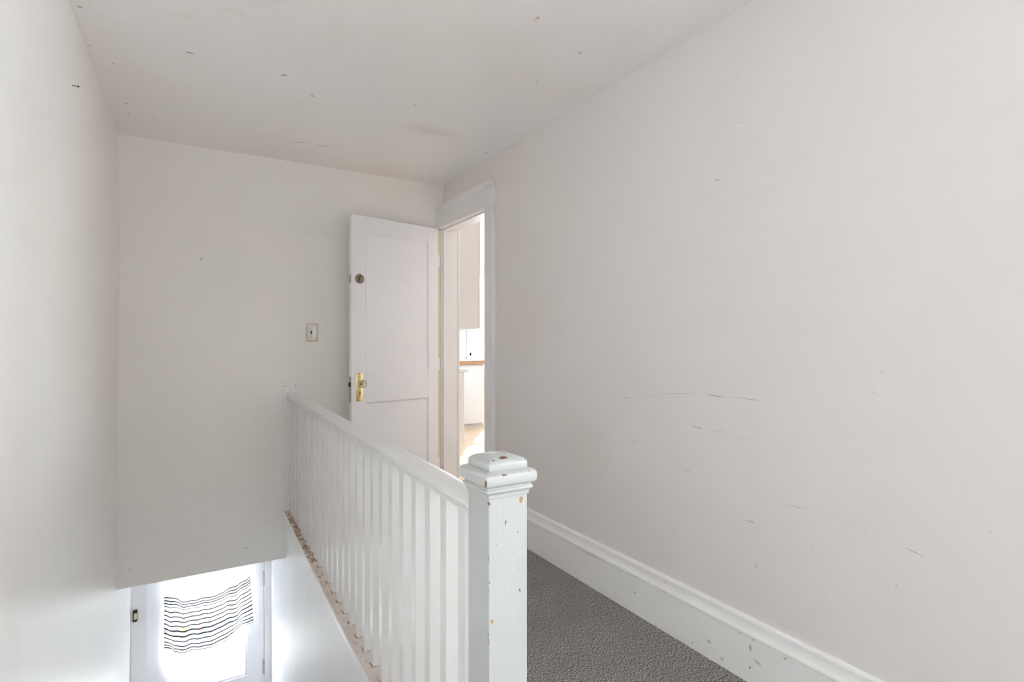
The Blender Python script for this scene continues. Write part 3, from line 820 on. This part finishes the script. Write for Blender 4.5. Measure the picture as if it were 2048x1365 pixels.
# ------------------------------------------------------------------ curtain on the entry door glass
def curtain_material():
    k = NT('striped_voile')
    uv = k.n('ShaderNodeUVMap').outputs['UV']
    sp = k.n('ShaderNodeSeparateXYZ'); k.l(uv, sp.inputs[0])
    U, V = sp.outputs['X'], sp.outputs['Y']
    T = [0, .060, .118, .176, .263, .355, .435, .525, .612, .705, .796, .885, .946, 1.0]
    r = k.n('ShaderNodeValToRGB'); e = r.color_ramp; e.interpolation = 'CONSTANT'
    e.elements[0].position = 0; e.elements[0].color = (0, 0, 0, 1)
    e.elements.remove(e.elements[1])
    for i, t in enumerate(T):
        hw = .0115 if i not in (8, 9) else .0145
        q = e.elements.new((t - hw + .5) / 2); q.color = (1, 1, 1, 1)
        q = e.elements.new((t + hw + .5) / 2); q.color = (0, 0, 0, 1)
    k.l(k.math('MULTIPLY', k.math('ADD', V, .5), .5), r.inputs[0])
    stripe = r.outputs[0]
    base = rgb(250, 250, 251)
    band = k.math('MULTIPLY', k.math('GREATER_THAN', V, .615), k.math('LESS_THAN', V, .70))
    c = k.mix(k.math('MULTIPLY', band, .45), base, rgb(196, 202, 210))
    # dashed stitching along the band
    dash = k.math('MULTIPLY', k.math('LESS_THAN', k.math('ABSOLUTE', k.math('SUBTRACT', V, .66)), .006),
                  k.math('GREATER_THAN', k.math('FRACT', k.math('MULTIPLY', U, 45)), .45))
    c = k.mix(dash, c, rgb(110, 112, 118))
    for (cu, cv, ru, rv, col) in ((.235, .585, .030, .055, rgb(255, 150, 70)), (.42, .640, .034, .038, rgb(250, 120, 110)),
                                  (.355, .505, .010, .014, rgb(250, 170, 160)), (.53, .520, .012, .014, rgb(250, 180, 180))):
        du = k.math('DIVIDE', k.math('SUBTRACT', U, cu), ru); dv = k.math('DIVIDE', k.math('SUBTRACT', V, cv), rv)
        d = k.math('ADD', k.math('MULTIPLY', du, du), k.math('MULTIPLY', dv, dv))
        nz = k.noise(60, 2)
        d = k.math('ADD', d, k.math('MULTIPLY', nz.outputs['Fac'], .6))
        c = k.mix(k.ramp(d, 1.4, .9), c, col)
    c = k.mix(stripe, c, rgb(52, 52, 56))
    df = k.n('ShaderNodeBsdfDiffuse'); tl = k.n('ShaderNodeBsdfTranslucent'); tp = k.n('ShaderNodeBsdfTransparent')
    k.l(c, df.inputs['Color']); k.l(c, tl.inputs['Color'])
    m1 = k.n('ShaderNodeMixShader'); m1.inputs[0].default_value = .18
    k.l(df.outputs[0], m1.inputs[1]); k.l(tl.outputs[0], m1.inputs[2])
    m2 = k.n('ShaderNodeMixShader')
    k.l(k.ramp(stripe, 0, 1, .05, .0), m2.inputs[0])
    k.l(m1.outputs[0], m2.inputs[1]); k.l(tp.outputs[0], m2.inputs[2])
    k.l(m2.outputs[0], k.t.nodes['Material Output'].inputs['Surface'])
    return k.m
def interp(tab, x):
    for (x0, y0), (x1, y1) in zip(tab, tab[1:]):
        if x <= x1:
            f = (x - x0) / (x1 - x0); f = max(0, min(1, f)); return y0 + (y1 - y0) * (f * f * (3 - 2 * f) * .5 + f * .5)
    return tab[-1][1]
# heights of the first, ninth and last stripe across the cloth, metres below the first stripe's left end
P0 = [(0, 388), (.10, 390), (.15, 405), (.21, 430), (.34, 425), (.58, 370), (.68, 330), (.82, 255), (.94, 182), (1, 140)]
P1 = [(0, 750), (.07, 770), (.19, 768), (.38, 745), (.57, 690), (.77, 610), (.82, 580), (.88, 520), (1, 465)]
P2 = [(0, 970), (.08, 962), (.12, 1002), (.19, 1015), (.38, 990), (.57, 945), (.71, 880), (.76, 830), (.81, 760), (.88, 715), (1, 680)]
PH = [(0, 1330), (.12, 1240), (.25, 1150), (.45, 1090), (.66, 985), (.80, 815), (.9, 740), (1, 708)]
PT = [(0, 150), (.5, 60), (1, -60)]
CY = YD - .045
def crop_z(px, py):                # zoomed crop of the photo -> height on the curtain plane
    return onY(310 + px / 5.81, 1130 + py / 5.81, CY).z
def curtain_pt(s, t):
    L1 = lambda x: (x - .612) * (x - 1) / .612; L2 = lambda x: x * (x - 1) / (.612 * -.388); L3 = lambda x: x * (x - .612) / .388
    a, b, c = interp(P0, s), interp(P1, s), interp(P2, s)
    if t < 0: py = a + (interp(PT, s) - a) * (-t / .5)
    elif t > 1: py = c + (interp(PH, s) - c) * ((t - 1) / .5)
    else: py = a * L1(t) + b * L2(t) + c * L3(t)
    xl = 105 + (35 if t > 1 else 0) * min(1, (t - 1) * 2.2) + 30 * max(0, min(1, -t * 4)); xr = 1105 + 45 * max(0, min(1, t))
    px = xl + (xr - xl) * s
    p = onY(310 + px / 5.81, 1130 + py / 5.81, CY)
    wave = .010 * math.sin(s * 19 + t * 1.5) + .006 * math.sin(s * 43 + 1) + .008 * math.sin(t * 5 + s * 3)
    return Vector((p.x, CY + wave, p.z))
cb = MB(); NSX, NT_ = 84, 80
uvl = cb.bm.loops.layers.uv.new('UVMap')
grid = [[(cb.bm.verts.new(curtain_pt(i / NSX, -.5 + 2 * j / NT_)), i / NSX, -.5 + 2 * j / NT_) for i in range(NSX + 1)] for j in range(NT_ + 1)]
for j in range(NT_):
    for i in range(NSX):
        q = [grid[j][i], grid[j][i + 1], grid[j + 1][i + 1], grid[j + 1][i]]
        f = cb.bm.faces.new([x[0] for x in q])
        for lp, x in zip(f.loops, q): lp[uvl].uv = (x[1], x[2])
cu = empty('curtain', (gx0, CY, gz0)); tag(cu, 'sheer white curtain with thin black stripes draped over the entry door glass', 'curtain')
o = cb.build('cloth', curtain_material(), cu, True); o.matrix_parent_inverse = Matrix.Translation((-gx0, -CY, -gz0))
o = MB().lathe([(.006, 0), (.006, .68)], 12, (Vector((gx0 - .05, CY, gz1 + .03)), Y, Z, X)).build('rod', M_WHITE, cu, True)
o.matrix_parent_inverse = Matrix.Translation((-gx0, -CY, -gz0))

# ------------------------------------------------------------------ kitchen seen through the doorway
KX0 = XR + .135
kf = empty('floor_kitchen', (KX0, 2.4, 0)); kf['kind'] = 'structure'
KI = Matrix.Translation((-KX0, -2.4, 0))
o = MB().box(KX0 - .1, KX1 + .12, 2.3, KY1 + .12, -.12, -.012).build('subfloor', M_EDGE, kf); o.matrix_parent_inverse = KI
def plank_mesh(l):
    o = MB().box(0, l - .004, 0, .087, -.012, 0, .0012, 1).build('plank', M_OAK, kf); o.matrix_parent_inverse = KI; return o
protos = {}
yy, row = 2.4, 0
while yy < KY1 - .05:
    xx = KX0 - .03
    for l in ((.7, 1.4, .75) if row % 2 else (1.15, 1.4, .3)):
        if l in protos:
            o = protos[l].copy(); COL.objects.link(o); o.parent = kf; o.matrix_parent_inverse = KI
        else:
            o = protos[l] = plank_mesh(l)
        o.location = (xx, yy, random.uniform(-.0006, .0006)); xx += l
    row += 1; yy += .09
kw = MB()
kw.box(KX0 - .12, KX0, YB + .13, KY1 + .12, -.1, 2.55)
x0, x1, z0, z1 = W_KIT
p0, p1, q0, q1 = W_PATIO
kw.box(KX0 - .12, x0, KY1, KY1 + .12, -.1, 2.55).box(x1, p0, KY1, KY1 + .12, -.1, 2.55).box(p1, KX1 + .12, KY1, KY1 + .12, -.1, 2.55)
kw.box(p0, p1, KY1, KY1 + .12, -.1, q0).box(p0, p1, KY1, KY1 + .12, q1, 2.55)
kw.box(x0, x1, KY1, KY1 + .12, -.1, z0).box(x0, x1, KY1, KY1 + .12, z1, 2.55)
ya, yb, za, zb2 = W_KIT2
kw.box(KX1, KX1 + .12, 2.3, ya, -.1, 2.55).box(KX1, KX1 + .12, yb, KY1, -.1, 2.55)
kw.box(KX1, KX1 + .12, ya, yb, -.1, za).box(KX1, KX1 + .12, ya, yb, zb2, 2.55)
kw.box(KX0 - .02, KX1 + .12, 2.28, 2.4, -.1, 2.55)
struct(kw.build('wall_kitchen', M_KWALL), 'bright white kitchen walls seen through the doorway', 'wall')
struct(MB().box(KX0 - .12, KX1 + .12, 2.28, KY1 + .12, 2.45, 2.55).build('ceiling_kitchen', M_KWALL))
sash_window('window_2', 'Y', KY1 + .01, *W_KIT, M_COUNTER)
sash_window('window_5', 'Y', KY1 + .01, *W_PATIO, M_TRIM, mull=False)
sash_window('window_3', 'X', KX1 + .01, *W_KIT2, M_TRIM)
t3 = empty('trim_3', (W_KIT[0], KY1, 0)); struct(t3)
TI = Matrix.Translation((-W_KIT[0], -KY1, 0))
def t3part(b, name, m=M_COUNTER):
    o = b.build(name, m, t3); o.matrix_parent_inverse = TI
x0, x1, z0, z1 = W_KIT
t3part(MB().box(x0 - .05, x0, KY1 - .025, KY1, .93, z1 + .1, .003), 'side_casing')
t3part(MB().box(x0 - .22, x0 - .05, KY1 - .015, KY1, .95, 1.36, .006), 'panel')
t3part(MB().box(x0 - .24, x0 - .215, KY1 - .025, KY1, .93, 1.40, .003), 'side_casing')
t3part(MB().box(x0 - .24, x0 - .05, KY1 - .03, KY1, 1.36, 1.40, .003), 'head_casing')
t3part(MB().box(x1, x1 + .07, KY1 - .025, KY1, .93, z1 + .1, .003), 'side_casing')
t3part(MB().box(x0 - .09, x1 + .09, KY1 - .03, KY1, z1, z1 + .12, .003), 'head_casing')

# base cabinet whose end panel shows
def cabinet(name, x0, x1, y0, y1, z0, z1, label, toe=0., mat=M_BEIGE, doors=2):
    r = empty(name, ((x0 + x1) / 2, (y0 + y1) / 2, z0)); tag(r, label, 'cabinet')
    I = Matrix.Translation((-(x0 + x1) / 2, -(y0 + y1) / 2, -z0))
    def put(b, nm, m, par=None):
        o = b.build(nm, m, par or r)
        if par is None: o.matrix_parent_inverse = I
        return o
    b = MB().box(x0, x1 - .02, y0, y1, z0 + toe, z1, .003)
    if toe: b.box(x0, x1 - .08, y0 + .01, y1, z0, z0 + toe)
    put(b, 'body', mat)
    n = doors; dy = (y1 - y0) / n
    for i in range(n):
        d = put(MB().box(x1 - .019, x1, y0 + i * dy + .003, y0 + (i + 1) * dy - .003, z0 + toe + .005, z1 - .005, .003), 'door', mat)
        put(MB().lathe([(.012, 0), (.006, .010), (.014, .022), (.008, .028)], 14, (Vector((x1, y0 + (i + .85) * dy, (z0 + z1) / 2 + (.1 if toe else -.2))), Y, Z, X)), 'knob', M_STEEL, d)
    return r
bc = cabinet('base_cabinet', KX0 + .002, 2.575, 5.30, 6.75, 0, .865, 'low beige kitchen base cabinet nearest the doorway under a pale countertop', .09)
ct = tag(MB().box(KX0 + .002, 2.612, 5.28, 6.75, .866, .902, .004).build('countertop', M_KTOP), 'pale grey countertop on the low beige cabinet', 'countertop')
cabinet('wall_cabinet', KX0 + .002, 2.225, 4.26, 5.20, 1.305, 2.262, 'tall beige wall cabinet hung high inside the kitchen doorway', 0)
# counter run under the window
cr = empty('window_counter', (3.0, 6.8, 0)); tag(cr, 'white panelled kitchen counter with a brown wood edge under the window', 'counter')
CI = Matrix.Translation((-3.0, -6.8, 0))
for b, nm, m in ((MB().box(2.58, 3.60, 6.80, KY1 - .001, .05, .875, .003), 'body', M_COUNTER), (MB().box(2.58, 3.59, 6.83, KY1 - .001, 0, .05), 'plinth', M_COUNTER),
                 (MB().box(2.58, 3.72, 6.78, KY1 - .001, .890, .93, .003), 'worktop', M_KTOP), (MB().box(2.58, 3.72, 6.762, 6.782, .872, .931, .003), 'wood_edge', M_EDGE),
                 (MB().box(3.70, 3.72, 7.06, KY1 - .001, 0, .89, .002), 'end_panel', M_COUNTER)):
    o = b.build(nm, m, cr); o.matrix_parent_inverse = CI
rd = empty('radiator', (3.64, 6.9, 0)); tag(rd, 'cream cast iron radiator below the kitchen window counter', 'radiator')
RI = Matrix.Translation((-3.64, -6.9, 0))
for i in range(2):
    o = MB().box(3.625 + i * .05, 3.665 + i * .05, 6.86, 7.04, .06, .80, .022, 3).build('column', M_RAD, rd, True); o.matrix_parent_inverse = RI
o = MB().lathe([(.014, 0), (.014, .10)], 12, (Vector((3.62, 6.95, .14)), Y, Z, X)).build('pipe', M_RAD, rd, True); o.matrix_parent_inverse = RI
for xx in (3.645,):
    o = MB().box(xx - .02, xx + .02, 6.90, 7.0, 0, .07, .006).build('foot', M_RAD, rd); o.matrix_parent_inverse = RI
# small dish on the low countertop
dp = onY(914, 745, 5.34)
ds = MB().lathe([(.045, 0), (.062, .010), (.066, .022), (.060, .022), (.050, .012), (.0, .010)], 24, (Vector((2.44, 5.36, .902)), X, Y, Z), cap=False).build('saucer', M_GLAZE, None, True)
tag(ds, 'small white dish on the pale countertop inside the doorway', 'dish')
